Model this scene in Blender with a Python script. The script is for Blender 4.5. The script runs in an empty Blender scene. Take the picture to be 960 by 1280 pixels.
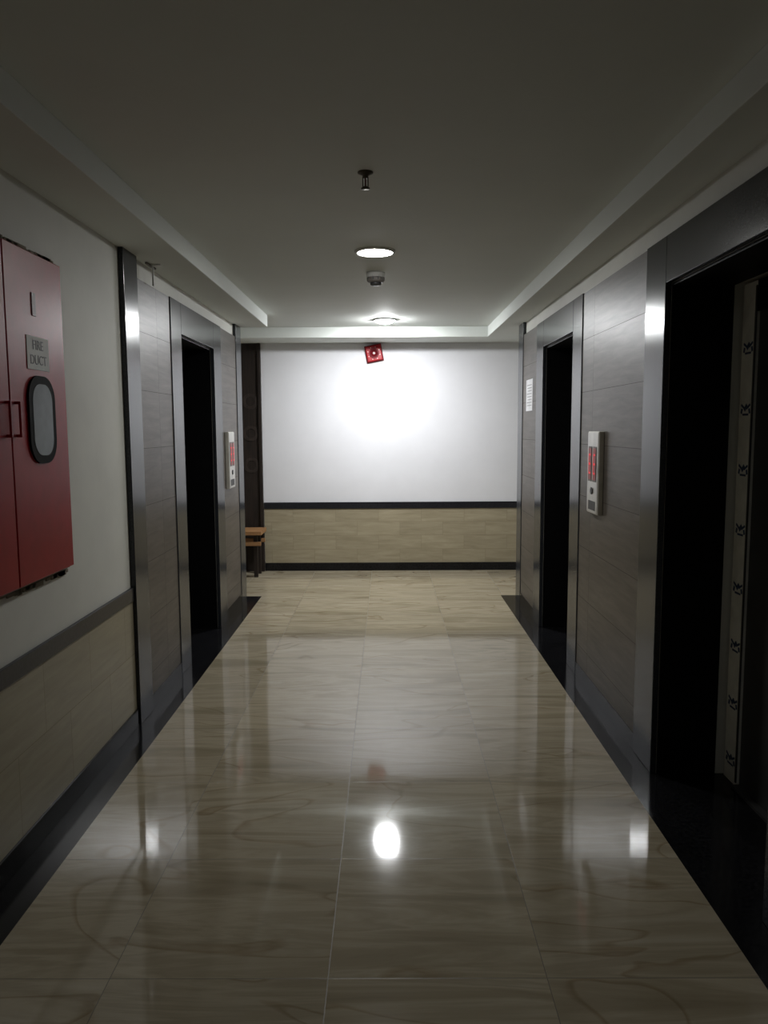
import bpy, bmesh, math, random
from mathutils import Matrix, Vector
S = bpy.context.scene
S.view_settings.view_transform = 'Standard'

# ---------------------------------------------------------------- materials
def new_mat(name):
    m = bpy.data.materials.new(name); m.use_nodes = True
    nt = m.node_tree; b = nt.nodes['Principled BSDF']
    return m, nt, b
def N(nt, t, **kw):
    n = nt.nodes.new(t)
    for k, v in kw.items(): setattr(n, k, v)
    return n
def coords(nt, plane='xyz', off=(0,0,0), scale=(1,1,1)):
    tc = N(nt, 'ShaderNodeTexCoord')
    out = tc.outputs['Object']
    if plane != 'xyz':
        s = N(nt, 'ShaderNodeSeparateXYZ'); c = N(nt, 'ShaderNodeCombineXYZ')
        nt.links.new(out, s.inputs[0])
        idx = {'x':0,'y':1,'z':2}
        nt.links.new(s.outputs[idx[plane[0]]], c.inputs[0])
        nt.links.new(s.outputs[idx[plane[1]]], c.inputs[1])
        out = c.outputs[0]
    mp = N(nt, 'ShaderNodeMapping')
    mp.inputs['Location'].default_value = off
    mp.inputs['Scale'].default_value = scale
    nt.links.new(out, mp.inputs[0])
    return mp.outputs[0]
def ramp(nt, fac, stops):
    r = N(nt, 'ShaderNodeValToRGB')
    e = r.color_ramp.elements
    e[0].position, e[0].color = stops[0][0], (*stops[0][1], 1)
    e[1].position, e[1].color = stops[-1][0], (*stops[-1][1], 1)
    for p, c in stops[1:-1]:
        x = e.new(p); x.color = (*c, 1)
    nt.links.new(fac, r.inputs[0])
    return r.outputs[0]
def noise(nt, vec, scale, detail=4, rough=0.5, dist=0.0):
    n = N(nt, 'ShaderNodeTexNoise')
    n.inputs['Scale'].default_value = scale
    n.inputs['Detail'].default_value = detail
    n.inputs['Roughness'].default_value = rough
    n.inputs['Distortion'].default_value = dist
    nt.links.new(vec, n.inputs['Vector'])
    return n.outputs['Fac']
def bump(nt, b, h, strength=0.1, dist=0.002):
    bp = N(nt, 'ShaderNodeBump')
    bp.inputs['Strength'].default_value = strength
    bp.inputs['Distance'].default_value = dist
    nt.links.new(h, bp.inputs['Height'])
    nt.links.new(bp.outputs[0], b.inputs['Normal'])
def mul(nt, a, bcol, fac=1.0, mode='MULTIPLY'):
    m = N(nt, 'ShaderNodeMix', data_type='RGBA', blend_type=mode)
    m.inputs[0].default_value = fac
    for sock, v in ((m.inputs[6], a), (m.inputs[7], bcol)):
        if isinstance(v, tuple): sock.default_value = (*v, 1)
        else: nt.links.new(v, sock)
    return m.outputs[2]

def paint(name, col, var=0.06, rough=0.6, bs=0.15):
    m, nt, b = new_mat(name)
    v = coords(nt)
    f = noise(nt, v, 2.2, 5, 0.6)
    c2 = tuple(max(0, c*(1-var*2)) for c in col)
    nt.links.new(ramp(nt, f, [(0.3, c2), (0.7, col)]), b.inputs['Base Color'])
    b.inputs['Roughness'].default_value = rough
    b.inputs['Specular IOR Level'].default_value = 0.3
    bump(nt, b, noise(nt, v, 90, 3), bs, 0.001)
    return m
def plain(name, col, rough=0.5, metal=0.0, spec=0.5):
    m, nt, b = new_mat(name)
    v = coords(nt)
    f = noise(nt, v, 14, 3)
    c2 = tuple(c*0.85 for c in col)
    nt.links.new(ramp(nt, f, [(0.35, c2), (0.65, col)]), b.inputs['Base Color'])
    b.inputs['Roughness'].default_value = rough
    b.inputs['Metallic'].default_value = metal
    b.inputs['Specular IOR Level'].default_value = spec
    return m
def granite(name, c1, c2, rough, scale=60, spec=0.5):
    m, nt, b = new_mat(name)
    v = coords(nt)
    f = noise(nt, v, scale, 6, 0.7)
    base = ramp(nt, f, [(0.35, c1), (0.62, c2)])
    f2 = noise(nt, v, 5, 4, 0.6)
    nt.links.new(mul(nt, base, ramp(nt, f2, [(0.3, (0.7,0.7,0.7)), (0.7, (1,1,1))])), b.inputs['Base Color'])
    b.inputs['Roughness'].default_value = rough
    b.inputs['Specular IOR Level'].default_value = spec
    bump(nt, b, f2, 0.05, 0.003)
    return m
def emis(name, col, s):
    m, nt, b = new_mat(name)
    b.inputs['Base Color'].default_value = (*col, 1)
    b.inputs['Emission Color'].default_value = (*col, 1)
    b.inputs['Emission Strength'].default_value = s
    return m

def floor_mat():
    m, nt, b = new_mat('polished_beige_tile')
    v = coords(nt, 'xy', off=(0.17+0.6*20, -2.0+0.6*20, 0))
    br = N(nt, 'ShaderNodeTexBrick'); br.offset = 0; br.squash = 1
    nt.links.new(v, br.inputs['Vector'])
    br.inputs['Color1'].default_value = (0,0,0,1); br.inputs['Color2'].default_value = (1,1,1,1)
    br.inputs['Mortar'].default_value = (0.5,0.5,0.5,1)
    br.inputs['Scale'].default_value = 1; br.inputs['Mortar Size'].default_value = 0.0013
    br.inputs['Mortar Smooth'].default_value = 0.3
    br.inputs['Brick Width'].default_value = 0.6; br.inputs['Row Height'].default_value = 0.6
    sh = N(nt, 'ShaderNodeVectorMath', operation='MULTIPLY_ADD')
    nt.links.new(br.outputs['Color'], sh.inputs[0]); sh.inputs[1].default_value = (7.3, 3.1, 5.7)
    st = N(nt, 'ShaderNodeMapping'); st.inputs['Scale'].default_value = (0.7, 5.0, 1); st.inputs['Rotation'].default_value = (0,0,0.04)
    nt.links.new(v, st.inputs[0]); nt.links.new(st.outputs[0], sh.inputs[2])
    f = noise(nt, sh.outputs[0], 1.3, 7, 0.58, 0.7)
    c = ramp(nt, f, [(0.25, (0.225,0.185,0.122)), (0.42, (0.325,0.278,0.192)), (0.49, (0.415,0.362,0.262)), (0.55,(0.335,0.288,0.202)), (0.64,(0.415,0.365,0.268)), (0.78, (0.47,0.42,0.32))])
    st2 = N(nt, 'ShaderNodeVectorMath', operation='MULTIPLY'); st2.inputs[1].default_value = (1.5, 0.45, 1)
    nt.links.new(sh.outputs[0], st2.inputs[0])
    w = noise(nt, st2.outputs[0], 0.9, 2.5, 0.45, 1.0)
    vein = ramp(nt, w, [(0.535, (1,1,1)), (0.552, (0.68,0.60,0.50)), (0.558, (1,1,1))])
    c = mul(nt, c, vein, 0.8)
    tone = ramp(nt, br.outputs['Color'], [(0, (0.86,0.86,0.86)), (1, (1,1,1))])
    c = mul(nt, c, tone, 1.0)
    mx = N(nt, 'ShaderNodeMix', data_type='RGBA')
    nt.links.new(br.outputs['Fac'], mx.inputs[0]); nt.links.new(c, mx.inputs[6])
    mx.inputs[7].default_value = (0.11,0.095,0.07,1)
    nt.links.new(mx.outputs[2], b.inputs['Base Color'])
    rr = N(nt, 'ShaderNodeMapRange'); rr.inputs['To Min'].default_value = 0.065; rr.inputs['To Max'].default_value = 0.3
    nt.links.new(br.outputs['Fac'], rr.inputs[0]); nt.links.new(rr.outputs[0], b.inputs['Roughness'])
    b.inputs['Specular IOR Level'].default_value = 0.5
    inv = N(nt, 'ShaderNodeMath', operation='SUBTRACT'); inv.inputs[0].default_value = 1
    nt.links.new(br.outputs['Fac'], inv.inputs[1])
    wv = N(nt, 'ShaderNodeVectorMath', operation='MULTIPLY_ADD')
    nt.links.new(br.outputs['Color'], wv.inputs[0]); wv.inputs[1].default_value = (11.3, 5.1, 2.7)
    nt.links.new(v, wv.inputs[2])
    wav = noise(nt, wv.outputs[0], 1.5, 1, 0.3)
    ad = N(nt, 'ShaderNodeMath', operation='MULTIPLY_ADD')
    nt.links.new(wav, ad.inputs[0]); ad.inputs[1].default_value = 3.5
    nt.links.new(inv.outputs[0], ad.inputs[2])
    bump(nt, b, ad.outputs[0], 0.35, 0.002)
    return m

def brick_mat(name, plane, off, w, h, c_lo, c_hi, mort, rough, msize=0.002, streak=(1.5, 14, 1), bond=0.5, bs=0.3, spec=0.5, tone=0.88):
    m, nt, b = new_mat(name)
    v = coords(nt, plane, off=off)
    br = N(nt, 'ShaderNodeTexBrick'); br.offset = bond; br.squash = 1
    nt.links.new(v, br.inputs['Vector'])
    br.inputs['Color1'].default_value = (0,0,0,1); br.inputs['Color2'].default_value = (1,1,1,1)
    br.inputs['Scale'].default_value = 1; br.inputs['Mortar Size'].default_value = msize
    br.inputs['Brick Width'].default_value = w; br.inputs['Row Height'].default_value = h
    sh = N(nt, 'ShaderNodeVectorMath', operation='MULTIPLY_ADD')
    nt.links.new(br.outputs['Color'], sh.inputs[0]); sh.inputs[1].default_value = (5,9,3)
    mp = N(nt, 'ShaderNodeMapping'); mp.inputs['Scale'].default_value = streak
    nt.links.new(v, mp.inputs[0]); nt.links.new(mp.outputs[0], sh.inputs[2])
    f = noise(nt, sh.outputs[0], 2.0, 6, 0.65, 0.5)
    c = ramp(nt, f, [(0.3, c_lo), (0.7, c_hi)])
    c = mul(nt, c, ramp(nt, br.outputs['Color'], [(0, (tone,)*3), (1, (1,1,1))]))
    mx = N(nt, 'ShaderNodeMix', data_type='RGBA')
    nt.links.new(br.outputs['Fac'], mx.inputs[0]); nt.links.new(c, mx.inputs[6]); mx.inputs[7].default_value = (*mort, 1)
    nt.links.new(mx.outputs[2], b.inputs['Base Color'])
    rr = N(nt, 'ShaderNodeMapRange'); rr.inputs['To Min'].default_value = rough; rr.inputs['To Max'].default_value = 0.8
    nt.links.new(br.outputs['Fac'], rr.inputs[0]); nt.links.new(rr.outputs[0], b.inputs['Roughness'])
    b.inputs['Specular IOR Level'].default_value = spec
    inv = N(nt, 'ShaderNodeMath', operation='SUBTRACT'); inv.inputs[0].default_value = 1
    nt.links.new(br.outputs['Fac'], inv.inputs[1])
    ad = N(nt, 'ShaderNodeMath', operation='MULTIPLY_ADD')
    nt.links.new(f, ad.inputs[0]); ad.inputs[1].default_value = 0.3
    nt.links.new(inv.outputs[0], ad.inputs[2])
    bump(nt, b, ad.outputs[0], bs, 0.0015)
    return m

def wood_mat(name, c1, c2, rough, axis='xz'):
    m, nt, b = new_mat(name)
    v = coords(nt, axis, scale=(2, 25, 1) if name.startswith('bench') else (25, 2, 1))
    f = noise(nt, v, 2, 6, 0.6, 0.6)
    nt.links.new(ramp(nt, f, [(0.3, c1), (0.7, c2)]), b.inputs['Base Color'])
    b.inputs['Roughness'].default_value = rough
    b.inputs['Specular IOR Level'].default_value = 0.3
    return m

M_WALL = paint('wall_paint_warm_white', (0.67,0.67,0.62))
M_BACK = paint('wall_paint_cool_white', (0.77,0.77,0.80), 0.03)
M_CEIL = paint('ceiling_paint', (0.70,0.73,0.70), 0.02, 0.75)
M_FLOOR = floor_mat()
M_BLACK = granite('black_granite', (0.003,0.003,0.004), (0.018,0.018,0.020), 0.14, 70, 0.25)
M_BAND = granite('dark_band_granite', (0.008,0.008,0.011), (0.028,0.028,0.033), 0.3, 70, 0.25)
M_GRAN = granite('grey_granite', (0.022,0.025,0.030), (0.052,0.057,0.066), 0.19, 120, 0.36)
M_CLADL = brick_mat('taupe_stone_tile', 'yz', (10,0.10,0), 1.2, 0.3, (0.066,0.057,0.048), (0.130,0.113,0.098), (0.050,0.043,0.037), 0.38, 0.0013, bond=0.0, spec=0.30, bs=0.25, tone=0.84)
M_DADOB = brick_mat('tan_dado_tile_back', 'xz', (10,-0.085+1.45,0), 0.45, 0.145, (0.29,0.25,0.165), (0.42,0.365,0.255), (0.25,0.21,0.14), 0.35, 0.0015, bs=0.15, tone=0.93)
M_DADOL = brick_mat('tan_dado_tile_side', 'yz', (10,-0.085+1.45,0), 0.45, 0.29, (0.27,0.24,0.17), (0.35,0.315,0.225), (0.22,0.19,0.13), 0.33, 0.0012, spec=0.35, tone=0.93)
M_RED = plain('red_enamel', (0.36,0.006,0.012), 0.36, 0, 0.25)
M_REDD = plain('dark_red_enamel', (0.13,0.004,0.008), 0.4, 0, 0.3)
M_RUB = plain('black_rubber', (0.005,0.005,0.005), 0.7, 0, 0.08)
M_GLASS = plain('grey_cabinet_glass', (0.085,0.115,0.12), 0.1)
M_PAPER = plain('label_paper', (0.55,0.55,0.53), 0.6)
M_PAPERW = plain('notice_paper', (0.80,0.80,0.82), 0.6)
M_INKG = plain('grey_ink', (0.24,0.24,0.25), 0.6)
M_DOOR = plain('black_elevator_door_steel', (0.005,0.005,0.006), 0.5, 0.0, 0.15)
M_JAMB = plain('black_jamb', (0.005,0.005,0.006), 0.55, 0.0, 0.12)
M_STEEL = plain('brushed_steel', (0.66,0.65,0.62), 0.38, 0.6)
M_STEELD = plain('steel_side', (0.72,0.70,0.64), 0.5, 0.0)
M_DISP = emis('red_display', (0.30,0.07,0.07), 0.03)
M_DIG = emis('red_digit', (0.9,0.03,0.04), 0.4)
M_FILM = plain('protective_film', (0.84,0.85,0.78), 0.45)
M_BLUE = plain('blue_print', (0.03,0.06,0.14), 0.5)
M_DKMET = plain('dark_metal_panel', (0.07,0.07,0.070), 0.35, 0.3)
M_WPLA = plain('white_plastic', (0.72,0.72,0.70), 0.4)
M_GPLA = plain('grey_plastic', (0.16,0.145,0.13), 0.5)
M_DPLA = plain('dark_plastic', (0.04,0.04,0.04), 0.5)
M_BRASS = plain('sprinkler_brass', (0.13,0.115,0.09), 0.45, 0.6)
M_WOOD = wood_mat('dark_walnut_wood', (0.010,0.007,0.006), (0.028,0.019,0.014), 0.6)
M_WOODR = wood_mat('ring_walnut_wood', (0.016,0.012,0.010), (0.045,0.032,0.025), 0.6)
M_BENCH = wood_mat('bench_oak_wood', (0.24,0.12,0.05), (0.36,0.20,0.09), 0.5)
M_L1 = emis('lamp_diffuser_near', (1.0,0.998,0.965), 165)
M_L2 = emis('lamp_diffuser_far', (0.97,0.985,1.0), 670)
M_LFILL = emis('lamp_diffuser_added_fill', (1.0,0.995,0.97), 36)  # glow of the added fill lamp behind the camera
M_PLAST = paint('rough_plaster', (0.30,0.26,0.20), 0.2, 0.9, 0.6)

# ---------------------------------------------------------------- mesh builder
class B:
    def __init__(s, name, parent=None):
        s.name = name; s.bm = bmesh.new(); s.mats = []; s.parent = parent
    def mi(s, m):
        if m not in s.mats: s.mats.append(m)
        return s.mats.index(m)
    def _add(s, tmp, mat, M=None, smooth=False):
        i = s.mi(mat)
        for f in tmp.faces: f.material_index = i; f.smooth = smooth
        if M is not None: bmesh.ops.transform(tmp, matrix=M, verts=tmp.verts)
        me = bpy.data.meshes.new('t'); tmp.to_mesh(me); tmp.free()
        s.bm.from_mesh(me); bpy.data.meshes.remove(me)
    def box(s, x0, x1, y0, y1, z0, z1, mat, bev=0.0, M=None):
        t = bmesh.new(); bmesh.ops.create_cube(t, size=1)
        for v in t.verts:
            v.co = Vector((x0+(v.co.x+.5)*(x1-x0), y0+(v.co.y+.5)*(y1-y0), z0+(v.co.z+.5)*(z1-z0)))
        if bev: bmesh.ops.bevel(t, geom=t.edges[:], offset=bev, segments=2, affect='EDGES', profile=0.5)
        s._add(t, mat, M)
    def cone(s, c, r1, r2, h, mat, axis='z', seg=40, M=None):
        t = bmesh.new(); bmesh.ops.create_cone(t, cap_ends=True, segments=seg, radius1=r1, radius2=r2, depth=h)
        R = {'z': Matrix(), 'x': Matrix.Rotation(math.pi/2,4,'Y'), 'y': Matrix.Rotation(-math.pi/2,4,'X')}[axis]
        A = Matrix.Translation(c) @ R
        s._add(t, mat, A if M is None else M @ A, smooth=False)
    def lathe(s, c, prof, mat, seg=48, M=None, axis='z', smooth=True):
        t = bmesh.new(); rings = []
        for r, z in prof:
            rings.append([t.verts.new((r*math.cos(2*math.pi*k/seg), r*math.sin(2*math.pi*k/seg), z)) for k in range(seg)])
        for a, b2 in zip(rings, rings[1:]):
            for k in range(seg):
                t.faces.new((a[k], a[(k+1)%seg], b2[(k+1)%seg], b2[k]))
        for i in (0, -1):
            if prof[i][0] > 1e-4: t.faces.new(rings[i])
        bmesh.ops.recalc_face_normals(t, faces=t.faces)
        R = {'z': Matrix(), 'y': Matrix.Rotation(-math.pi/2,4,'X')}[axis]
        A = Matrix.Translation(c) @ R
        s._add(t, mat, A if M is None else M @ A, smooth=smooth)
    def prism(s, pts, x0, x1, mat):  # pts in (y,z), extruded along x
        t = bmesh.new()
        a = [t.verts.new((x0, p[0], p[1])) for p in pts]; b2 = [t.verts.new((x1, p[0], p[1])) for p in pts]
        t.faces.new(a); t.faces.new(b2[::-1])
        n = len(pts)
        for k in range(n): t.faces.new((a[k], a[(k+1)%n], b2[(k+1)%n], b2[k]))
        bmesh.ops.recalc_face_normals(t, faces=t.faces)
        s._add(t, mat)
    def done(s):
        me = bpy.data.meshes.new(s.name); s.bm.to_mesh(me); s.bm.free()
        for m in s.mats: me.materials.append(m)
        o = bpy.data.objects.new(s.name, me); S.collection.objects.link(o)
        if s.parent: o.parent = s.parent
        return o
def empty(name):
    o = bpy.data.objects.new(name, None); S.collection.objects.link(o); return o
def text(name, body, size, M, mat, parent, ext=0.0006):
    cu = bpy.data.curves.new(name, 'FONT'); cu.body = body; cu.size = size; cu.extrude = ext
    cu.align_x = 'CENTER'; cu.align_y = 'CENTER'
    o = bpy.data.objects.new(name, cu); S.collection.objects.link(o)
    cu.materials.append(mat); o.matrix_world = M
    o.parent = parent
    return o

# ---------------------------------------------------------------- dimensions
YB = -3.0; YE = 6.88; D = 8.2
ZS = 2.37; ZC = 2.47; DH = 2.08; CT = 2.265
XL = -1.29; XR = 1.16      # wall cores
FL = -1.27; FR = 1.14      # cladding faces
RL = -1.56; RR = 1.46      # elevator door planes

# floor
xs = [-3.5,-1.8,-1.14,1.01,1.8,3.5]; ys = [YB, 6.93, D]
bm = bmesh.new()
g = [[bm.verts.new((x,y,0)) for y in ys] for x in xs]
for i in range(len(xs)-1):
    for j in range(len(ys)-1):
        f = bm.faces.new((g[i][j], g[i+1][j], g[i+1][j+1], g[i][j+1]))
        f.material_index = 1 if (j == 0 and i in (1,3)) else 0
me = bpy.data.meshes.new('floor'); bm.to_mesh(me); bm.free()
me.materials.append(M_FLOOR); me.materials.append(M_BLACK)
fo = bpy.data.objects.new('floor', me); S.collection.objects.link(fo)

# ceiling
b = B('ceiling')
b.box(-3.5,3.5,YB,D,ZC,ZC+0.1,M_CEIL)
b.box(-1.8,-1.03,YB,YE,ZS,ZC,M_CEIL,0.003)
b.box(0.97,1.8,YB,7.7,ZS,ZC,M_CEIL,0.003)
b.box(-3.5,3.5,7.7,D,ZS,ZC,M_CEIL,0.003)
b.done()

# walls
b = B('wall_left')
b.box(XL-0.5,XL,YB,4.9,0,ZS,M_WALL)
b.box(XL-0.5,XL,4.9,5.8,DH,ZS,M_WALL)
b.box(XL-0.5,RL-0.03,4.9,5.8,0,DH,M_JAMB)
b.box(XL-0.5,XL,5.8,YE,0,ZS,M_WALL)
b.done()
b = B('wall_right')
b.box(XR,XR+0.6,YB,2.25,0,ZS,M_WALL)
b.box(XR,XR+0.6,2.25,3.275,DH,ZS,M_WALL)
b.box(RR+0.05,XR+0.6,2.25,3.275,0,DH,M_JAMB)
b.box(XR,XR+0.6,3.275,4.88,0,ZS,M_WALL)
b.box(XR,XR+0.6,4.88,5.8,DH,ZS,M_WALL)
b.box(RR+0.05,XR+0.6,4.88,5.8,0,DH,M_JAMB)
b.box(XR,XR+0.6,5.8,YE,0,ZS,M_WALL)
b.done()
b = B('wall_back'); b.box(-3.6,3.6,D,D+0.1,0,ZC+0.1,M_BACK); b.done()
b = B('wall_rear'); b.box(-2,2,YB-0.1,YB,0,ZC+0.1,M_WALL); b.done()
b = B('wall_lobby_left'); b.box(-3.6,-3.5,YE-0.1,D,0,ZC+0.1,M_WALL); b.box(-3.5,XL-0.5,YE-0.1,YE,0,ZC,M_WALL); b.done()
b = B('wall_lobby_right'); b.box(3.5,3.6,YE-0.1,D,0,ZC+0.1,M_WALL); b.box(XR+0.6,3.5,YE-0.1,YE,0,ZC,M_WALL); b.done()

# dado + skirting
b = B('trim_back_dado')
b.box(-1.30,3.5,D-0.008,D,0.085,0.66,M_DADOB)
b.box(-1.30,3.5,D-0.016,D,0.66,0.728,M_BAND,0.002)
b.done()
b = B('baseboard_back'); b.box(-1.30,3.5,D-0.016,D,0,0.085,M_BLACK,0.002); b.done()
b = B('trim_left_dado')
b.box(XL,XL+0.008,YB,3.86,0.085,0.645,M_DADOL)
b.box(XL,XL+0.016,YB,3.86,0.645,0.712,M_BAND,0.002)
b.done()
b = B('baseboard_left'); b.box(XL,XL+0.018,YB,3.86,0,0.085,M_BLACK,0.002); b.done()

# cladding
def cladding(name, side, spans):
    b = B(name)
    sx = 1 if side == 'L' else -1
    core = XL if side == 'L' else XR
    def bx(t0, t1, y0, y1, z0, z1, m, bev=0.0):
        a, c = core+sx*t0, core+sx*t1
        b.box(min(a,c), max(a,c), y0, y1, z0, z1, m, bev)
    for kind, y0, y1 in spans:
        if kind == 'tile':
            bx(0, 0.020, y0, y1, 0.08, CT, M_CLADL)
            bx(0, 0.024, y0, y1, 0, 0.08, M_BLACK, 0.001)
        elif kind == 'frame':
            bx(0, 0.026, y0, y1, 0, CT+0.004, M_GRAN, 0.003)
        elif kind == 'end':
            bx(0, 0.026, y0, y1, 0, ZS, M_GRAN, 0.003)
        elif kind == 'open':
            bx(0, 0.026, y0, y1, DH, CT+0.004, M_GRAN, 0.003)
            dep = 0.25
            bx(-dep, -0.0005, y0, y0+0.012, 0, DH, M_JAMB)
            bx(-dep, -0.0005, y1-0.012, y1, 0, DH, M_JAMB)
            bx(-dep, -0.0005, y0+0.012, y1-0.012, DH-0.012, DH, M_JAMB)
    return b.done()
cladding('trim_1', 'L', [('end',3.86,4.07),('tile',4.07,4.667),('frame',4.667,4.9),('open',4.9,5.8),('frame',5.8,6.05),('tile',6.05,6.66),('end',6.66,YE)])
cladding('trim_2', 'R', [('tile',YB,2.0),('frame',2.0,2.25),('open',2.25,3.275),('frame',3.275,3.52),('tile',3.52,4.65),('frame',4.65,4.88),('open',4.88,5.8),('frame',5.8,6.05),('tile',6.05,6.66),('end',6.66,YE)])

# elevator doors
def elevator(side, y0, y1, film=False):
    b = B('elevator_door')
    x = RL if side == 'L' else RR
    s = 1 if side == 'L' else -1
    def bx(t0,t1,a,c,z0,z1,m,bev=0.0):
        p,q = x+s*t0, x+s*t1
        b.box(min(p,q),max(p,q),a,c,z0,z1,m,bev)
    a, c = y0+0.013, y1-0.013
    mid = (a+c)/2
    top = DH-0.013
    lw = 0.12 if film else 0.05
    fm = M_FILM if film else M_DOOR
    bx(-0.025,0.012,c-lw,c,0.0,top,fm,0.002)
    bx(-0.025,0.012,a,a+lw,0.0,top,fm,0.002)
    bx(-0.025,0.012,a+lw,c-lw,top-lw,top,M_DOOR,0.002)
    bx(-0.02,0.0,a+lw,mid-0.002,0.012,top-lw,M_DKMET if film else M_DOOR,0.002)
    bx(-0.02,0.0,mid+0.002,c-lw,0.012,top-lw,M_DKMET if film else M_DOOR,0.002)
    bx(-0.025,0.03,a+lw,c-lw,0.0,0.012,M_DKMET)
    if film:
        for k in range(9):
            z = 0.10+k*0.245
            yy = c-lw/2
            if z > top-0.05: continue
            for dy,dz,w,h,r in ((0,0.004,0.016,0.030,0.78),(0.024,0.008,0.034,0.009,0.5),(-0.024,0.008,0.034,0.009,-0.5),(0,-0.024,0.05,0.008,0),(0.034,-0.010,0.012,0.02,0.3),(-0.034,-0.010,0.012,0.02,-0.3)):
                Mx = Matrix.Translation((x-0.0128, yy+dy, z+dz)) @ Matrix.Rotation(r,4,'X')
                b.box(-0.0006,0.0006,-w/2,w/2,-h/2,h/2,M_BLUE,0,Mx)
        bx(0.012,0.018,c-lw-0.006,c-lw+0.004,0.02,top-0.02,M_DKMET,0.001)
    return b.done()
elevator('L',4.9,5.8); elevator('R',4.88,5.8); elevator('R',2.25,3.275,True)

# call panels
def call_panel(side, yc):
    b = B('call_button_panel')
    x = FL if side == 'L' else FR
    s = 1 if side == 'L' else -1
    def bx(t0,t1,a,c,z0,z1,m,bev=0.0):
        p,q = x+s*t0, x+s*t1
        b.box(min(p,q),max(p,q),a,c,z0,z1,m,bev)
    w = 0.11
    bx(0,0.028,yc-w,yc+w,1.03,1.475,M_STEELD,0.004)
    bx(0.028,0.031,yc-w+0.006,yc+w-0.006,1.036,1.469,M_STEEL,0.001)
    for o in (-0.046, 0.046):
        bx(0.031,0.033,yc+o-0.036,yc+o+0.036,1.205,1.395,M_GPLA,0.001)
        bx(0.033,0.0345,yc+o-0.029,yc+o+0.029,1.215,1.385,M_DISP)
        for zz in (1.25,1.30,1.35):
            bx(0.0345,0.0352,yc+o-0.016,yc+o+0.016,zz-0.005,zz+0.005,M_DIG)
        bx(0.0345,0.0352,yc+o+0.012,yc+o+0.017,1.254,1.346,M_DIG)
    b.cone((x+s*0.0335,yc,1.155),0.02,0.018,0.006,M_DPLA,'x',24)
    bx(0.031,0.032,yc-0.07,yc+0.07,1.05,1.10,M_DPLA)
    return b.done()
call_panel('R', 4.255); call_panel('L', 6.25)

# paper notice on right cladding
b = B('paper_notice')
x = FR
b.box(x-0.002,x-0.0002,6.22,6.50,1.63,1.88,M_PAPERW)
for k in range(8):
    b.box(x-0.0028,x-0.002,6.26,6.46-(k%3)*0.02,1.835-k*0.023-0.003,1.835-k*0.023+0.002,M_INKG)
b.done()

# ---- fire duct cabinet
cab = empty('fire_hose_cabinet')
cx = XL
b = B('frame', cab)
y0,y1,z0,z1 = 2.15,3.085,0.955,2.13
random.seed(4)
b.box(cx,cx+0.004,y0-0.02,y1+0.012,z0-0.014,z1+0.010,M_PLAST)
for k in range(26):
    yy = y0+ (y1-y0)*random.random(); h = 0.006+0.01*random.random(); w = 0.02+0.05*random.random()
    b.box(cx,cx+0.006,yy,min(yy+w,y1+0.012),z0-0.014-h,z0-0.01,M_PLAST)
    b.box(cx,cx+0.006,yy,min(yy+w,y1+0.012),z1+0.006,z1+0.010+h*0.5,M_PLAST)
b.box(cx+0.004,cx+0.020,y0,y1,z0,z1,M_REDD,0.002)
b.done()
mid = 2.615
def rrect(yc,zc,w,h,r,n=8):
    pts=[]
    for (sy,sz,a0) in ((1,1,0),(-1,1,90),(-1,-1,180),(1,-1,270)):
        for k in range(n+1):
            a = math.radians(a0+90*k/n)
            pts.append((yc+sy*(w/2-r)+sy*0+r*math.cos(a), zc+sz*(h/2-r)+r*math.sin(a)))
    return pts
for nm, a, c, wc in (('door_panel_near', y0+0.012, mid-0.003, 2.385),('door_panel_far', mid+0.003, y1-0.010, 2.845)):
    b = B(nm, cab)
    b.box(cx+0.020,cx+0.040,a,c,z0+0.010,z1-0.010,M_RED,0.003)
    b.prism(rrect(wc,1.535,0.214,0.312,0.085),cx+0.040,cx+0.048,M_RUB)
    b.prism(rrect(wc,1.535,0.158,0.254,0.062),cx+0.048,cx+0.049,M_GLASS)
    hy = mid-0.035 if a < 2.5 else mid+0.035
    b.box(cx+0.040,cx+0.056,hy-0.005,hy+0.005,1.585,1.595,M_RED,0.002)
    b.box(cx+0.040,cx+0.056,hy-0.005,hy+0.005,1.475,1.485,M_RED,0.002)
    b.box(cx+0.052,cx+0.060,hy-0.005,hy+0.005,1.475,1.595,M_RED,0.002)
    b.box(cx+0.040,cx+0.043,wc-0.035,wc-0.005,1.90,1.98,M_REDD,0.001)
    b.done()
b = B('label_paper', cab)
b.box(cx+0.0402,cx+0.042,2.755,2.93,1.712,1.828,M_PAPER,0.0)
b.done()
Rt = Matrix(((0,0,1,0),(1,0,0,0),(0,1,0,0),(0,0,0,1)))
text('label_text_top','FIRE',0.048,Matrix.Translation((cx+0.0425,2.842,1.797))@Rt,M_INKG,cab)
text('label_text_bottom','DUCT',0.048,Matrix.Translation((cx+0.0425,2.842,1.745))@Rt,M_INKG,cab)

# ---- ceiling bracket
b = B('ceiling_bracket')
b.box(-1.262,-1.20,4.26,4.30,ZS-0.008,ZS,M_WPLA,0.002)
b.box(-1.25,-1.24,4.275,4.285,2.26,ZS-0.006,M_WPLA,0.002)
b.box(-1.262,-1.25,4.20,4.36,ZS-0.012,ZS-0.002,M_GPLA,0.001)
b.done()

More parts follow.
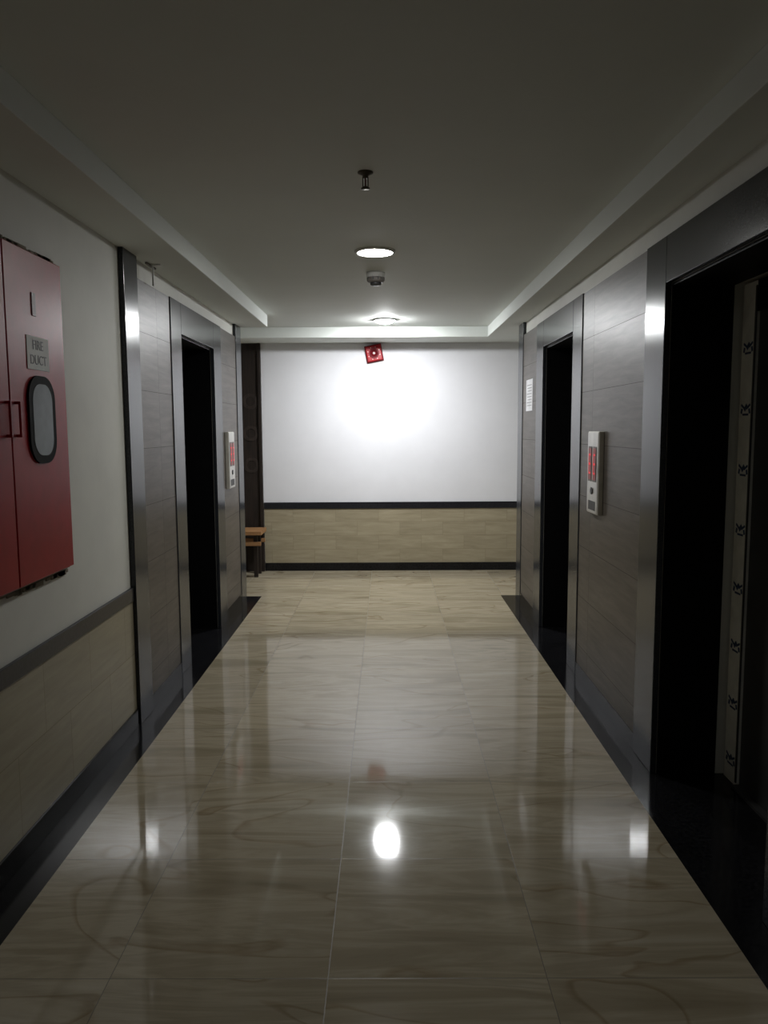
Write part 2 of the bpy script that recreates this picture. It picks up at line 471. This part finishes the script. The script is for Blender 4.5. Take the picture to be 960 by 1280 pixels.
# ---- downlights
def downlight(x,y,mat,r=0.095,drop=0.012):
    b = B('ceiling_downlight')
    b.lathe((x,y,ZC),[(r+0.018,0),(r+0.018,-0.006),(r+0.008,-0.013),(r,-0.012),(r,-0.004),(0.0,-0.004)],M_WPLA)
    b.lathe((x,y,ZC),[(r-0.001,-0.006),(r-0.003,-0.010),(r*0.6,-0.010-drop*0.6),(0.0,-0.010-drop)],mat)
    return b.done()
downlight(-0.065,4.45,M_L1)
downlight(-0.02,7.20,M_L2,0.09,0.034)
downlight(-0.065,-0.6,M_LFILL)  # added unseen fill lamp behind camera, lifts the ambient light

# ---- sprinkler
b = B('ceiling_sprinkler')
x,y = -0.08,3.11
b.lathe((x,y,ZC),[(0.03,0),(0.03,-0.004),(0.012,-0.012),(0.010,-0.022),(0.0,-0.022)],M_BRASS,24)
for s in (-1,1):
    b.box(x+s*0.010-0.002,x+s*0.010+0.002,y-0.003,y+0.003,ZC-0.055,ZC-0.018,M_BRASS,0.001)
b.cone((x,y,ZC-0.038),0.003,0.003,0.034,M_REDD,'z',10)
b.cone((x,y,ZC-0.056),0.014,0.009,0.006,M_BRASS,'z',16)
b.lathe((x,y,ZC),[(0.0,-0.059),(0.017,-0.059),(0.017,-0.062),(0.0,-0.062)],M_BRASS,16)
b.done()

# ---- smoke detector
b = B('smoke_detector')
x,y = -0.07,5.06
b.lathe((x,y,ZC),[(0.060,0),(0.060,-0.014),(0.057,-0.018),(0.057,-0.03)],M_WPLA,40)
b.lathe((x,y,ZC),[(0.054,-0.018),(0.055,-0.050),(0.050,-0.057),(0.044,-0.060),(0.0,-0.060)],M_GPLA,40)
b.lathe((x,y,ZC),[(0.036,-0.058),(0.034,-0.074),(0.022,-0.080),(0.0,-0.080)],M_DPLA,30)
for k in range(10):
    a = 2*math.pi*k/10
    b.box(x+0.052*math.cos(a)-0.004,x+0.052*math.cos(a)+0.004,y+0.052*math.sin(a)-0.004,y+0.052*math.sin(a)+0.004,ZC-0.048,ZC-0.02,M_DPLA)
b.done()

# ---- red fire alarm sounder on back wall (tilted)
b = B('fire_alarm_sounder')
Mt = Matrix.Translation((-0.135,D,2.262)) @ Matrix.Rotation(math.radians(-11),4,'Y')
b.box(-0.088,0.088,-0.03,-0.0005,-0.088,0.088,M_REDD,0.006,Mt)
b.box(-0.080,0.080,-0.048,-0.03,-0.080,0.080,M_RED,0.010,Mt)
b.lathe((0,-0.048,0),[(0.050,0.0),(0.050,-0.004),(0.036,-0.008),(0.036,-0.002)],M_REDD,32,Mt,'y')
b.lathe((0,-0.050,0),[(0.014,0.0),(0.011,-0.010),(0.0,-0.012)],M_WPLA,24,Mt,'y')
for k in range(8):
    a = math.pi/8+k*math.pi/4
    b.cone((0.063*math.cos(a),-0.049,0.063*math.sin(a)),0.004,0.004,0.003,M_WPLA,'y',10,Mt)
b.done()

# ---- dark walnut feature panel with faint carved rings
b = B('carved_wood_panel')
b.box(-2.5,-1.305,D-0.03,D-0.0005,0,ZS-0.001,M_WOOD,0.002)
b.box(-1.335,-1.305,D-0.05,D-0.03,0,ZS-0.001,M_WOOD,0.002)
for xc in (-1.42,-1.70,-1.98,-2.26):
    for zc in (1.12,1.45,1.78):
        b.lathe((xc,D-0.03,zc),[(0.08,0.002),(0.08,-0.006),(0.05,-0.006),(0.05,0.002)],M_WOODR,32,None,'y',False)
b.done()

# ---- wooden bench
b = B('wooden_bench')
for k in range(3):
    b.box(-2.3,-1.27,7.78+k*0.12,7.88+k*0.12,0.435,0.475,M_BENCH,0.004)
b.box(-2.3,-1.28,7.80,7.83,0.325,0.365,M_BENCH,0.004)
b.box(-2.3,-1.28,8.07,8.10,0.325,0.365,M_BENCH,0.004)
for xx in (-2.26,-1.36):
    for yy in (7.83,8.03):
        b.box(xx,xx+0.04,yy,yy+0.04,0,0.435,M_WOOD,0.003)
b.done()

# ---------------------------------------------------------------- world + camera
w = bpy.data.worlds.new('World'); S.world = w; w.use_nodes = True
w.node_tree.nodes['Background'].inputs[0].default_value = (0.02,0.02,0.02,1)

cd = bpy.data.cameras.new('Camera'); cam = bpy.data.objects.new('Camera', cd); S.collection.objects.link(cam)
cd.sensor_fit = 'VERTICAL'; cd.sensor_height = 36; cd.lens = 980/1280*36; cd.clip_start = 0.05
cam.matrix_world = Matrix.Translation((0,0,1.5)) @ Matrix.Rotation(math.radians(0.29),4,'Z') @ Matrix.Rotation(math.radians(90-6.12),4,'X') @ Matrix.Rotation(math.radians(-0.3),4,'Z')
S.camera = cam
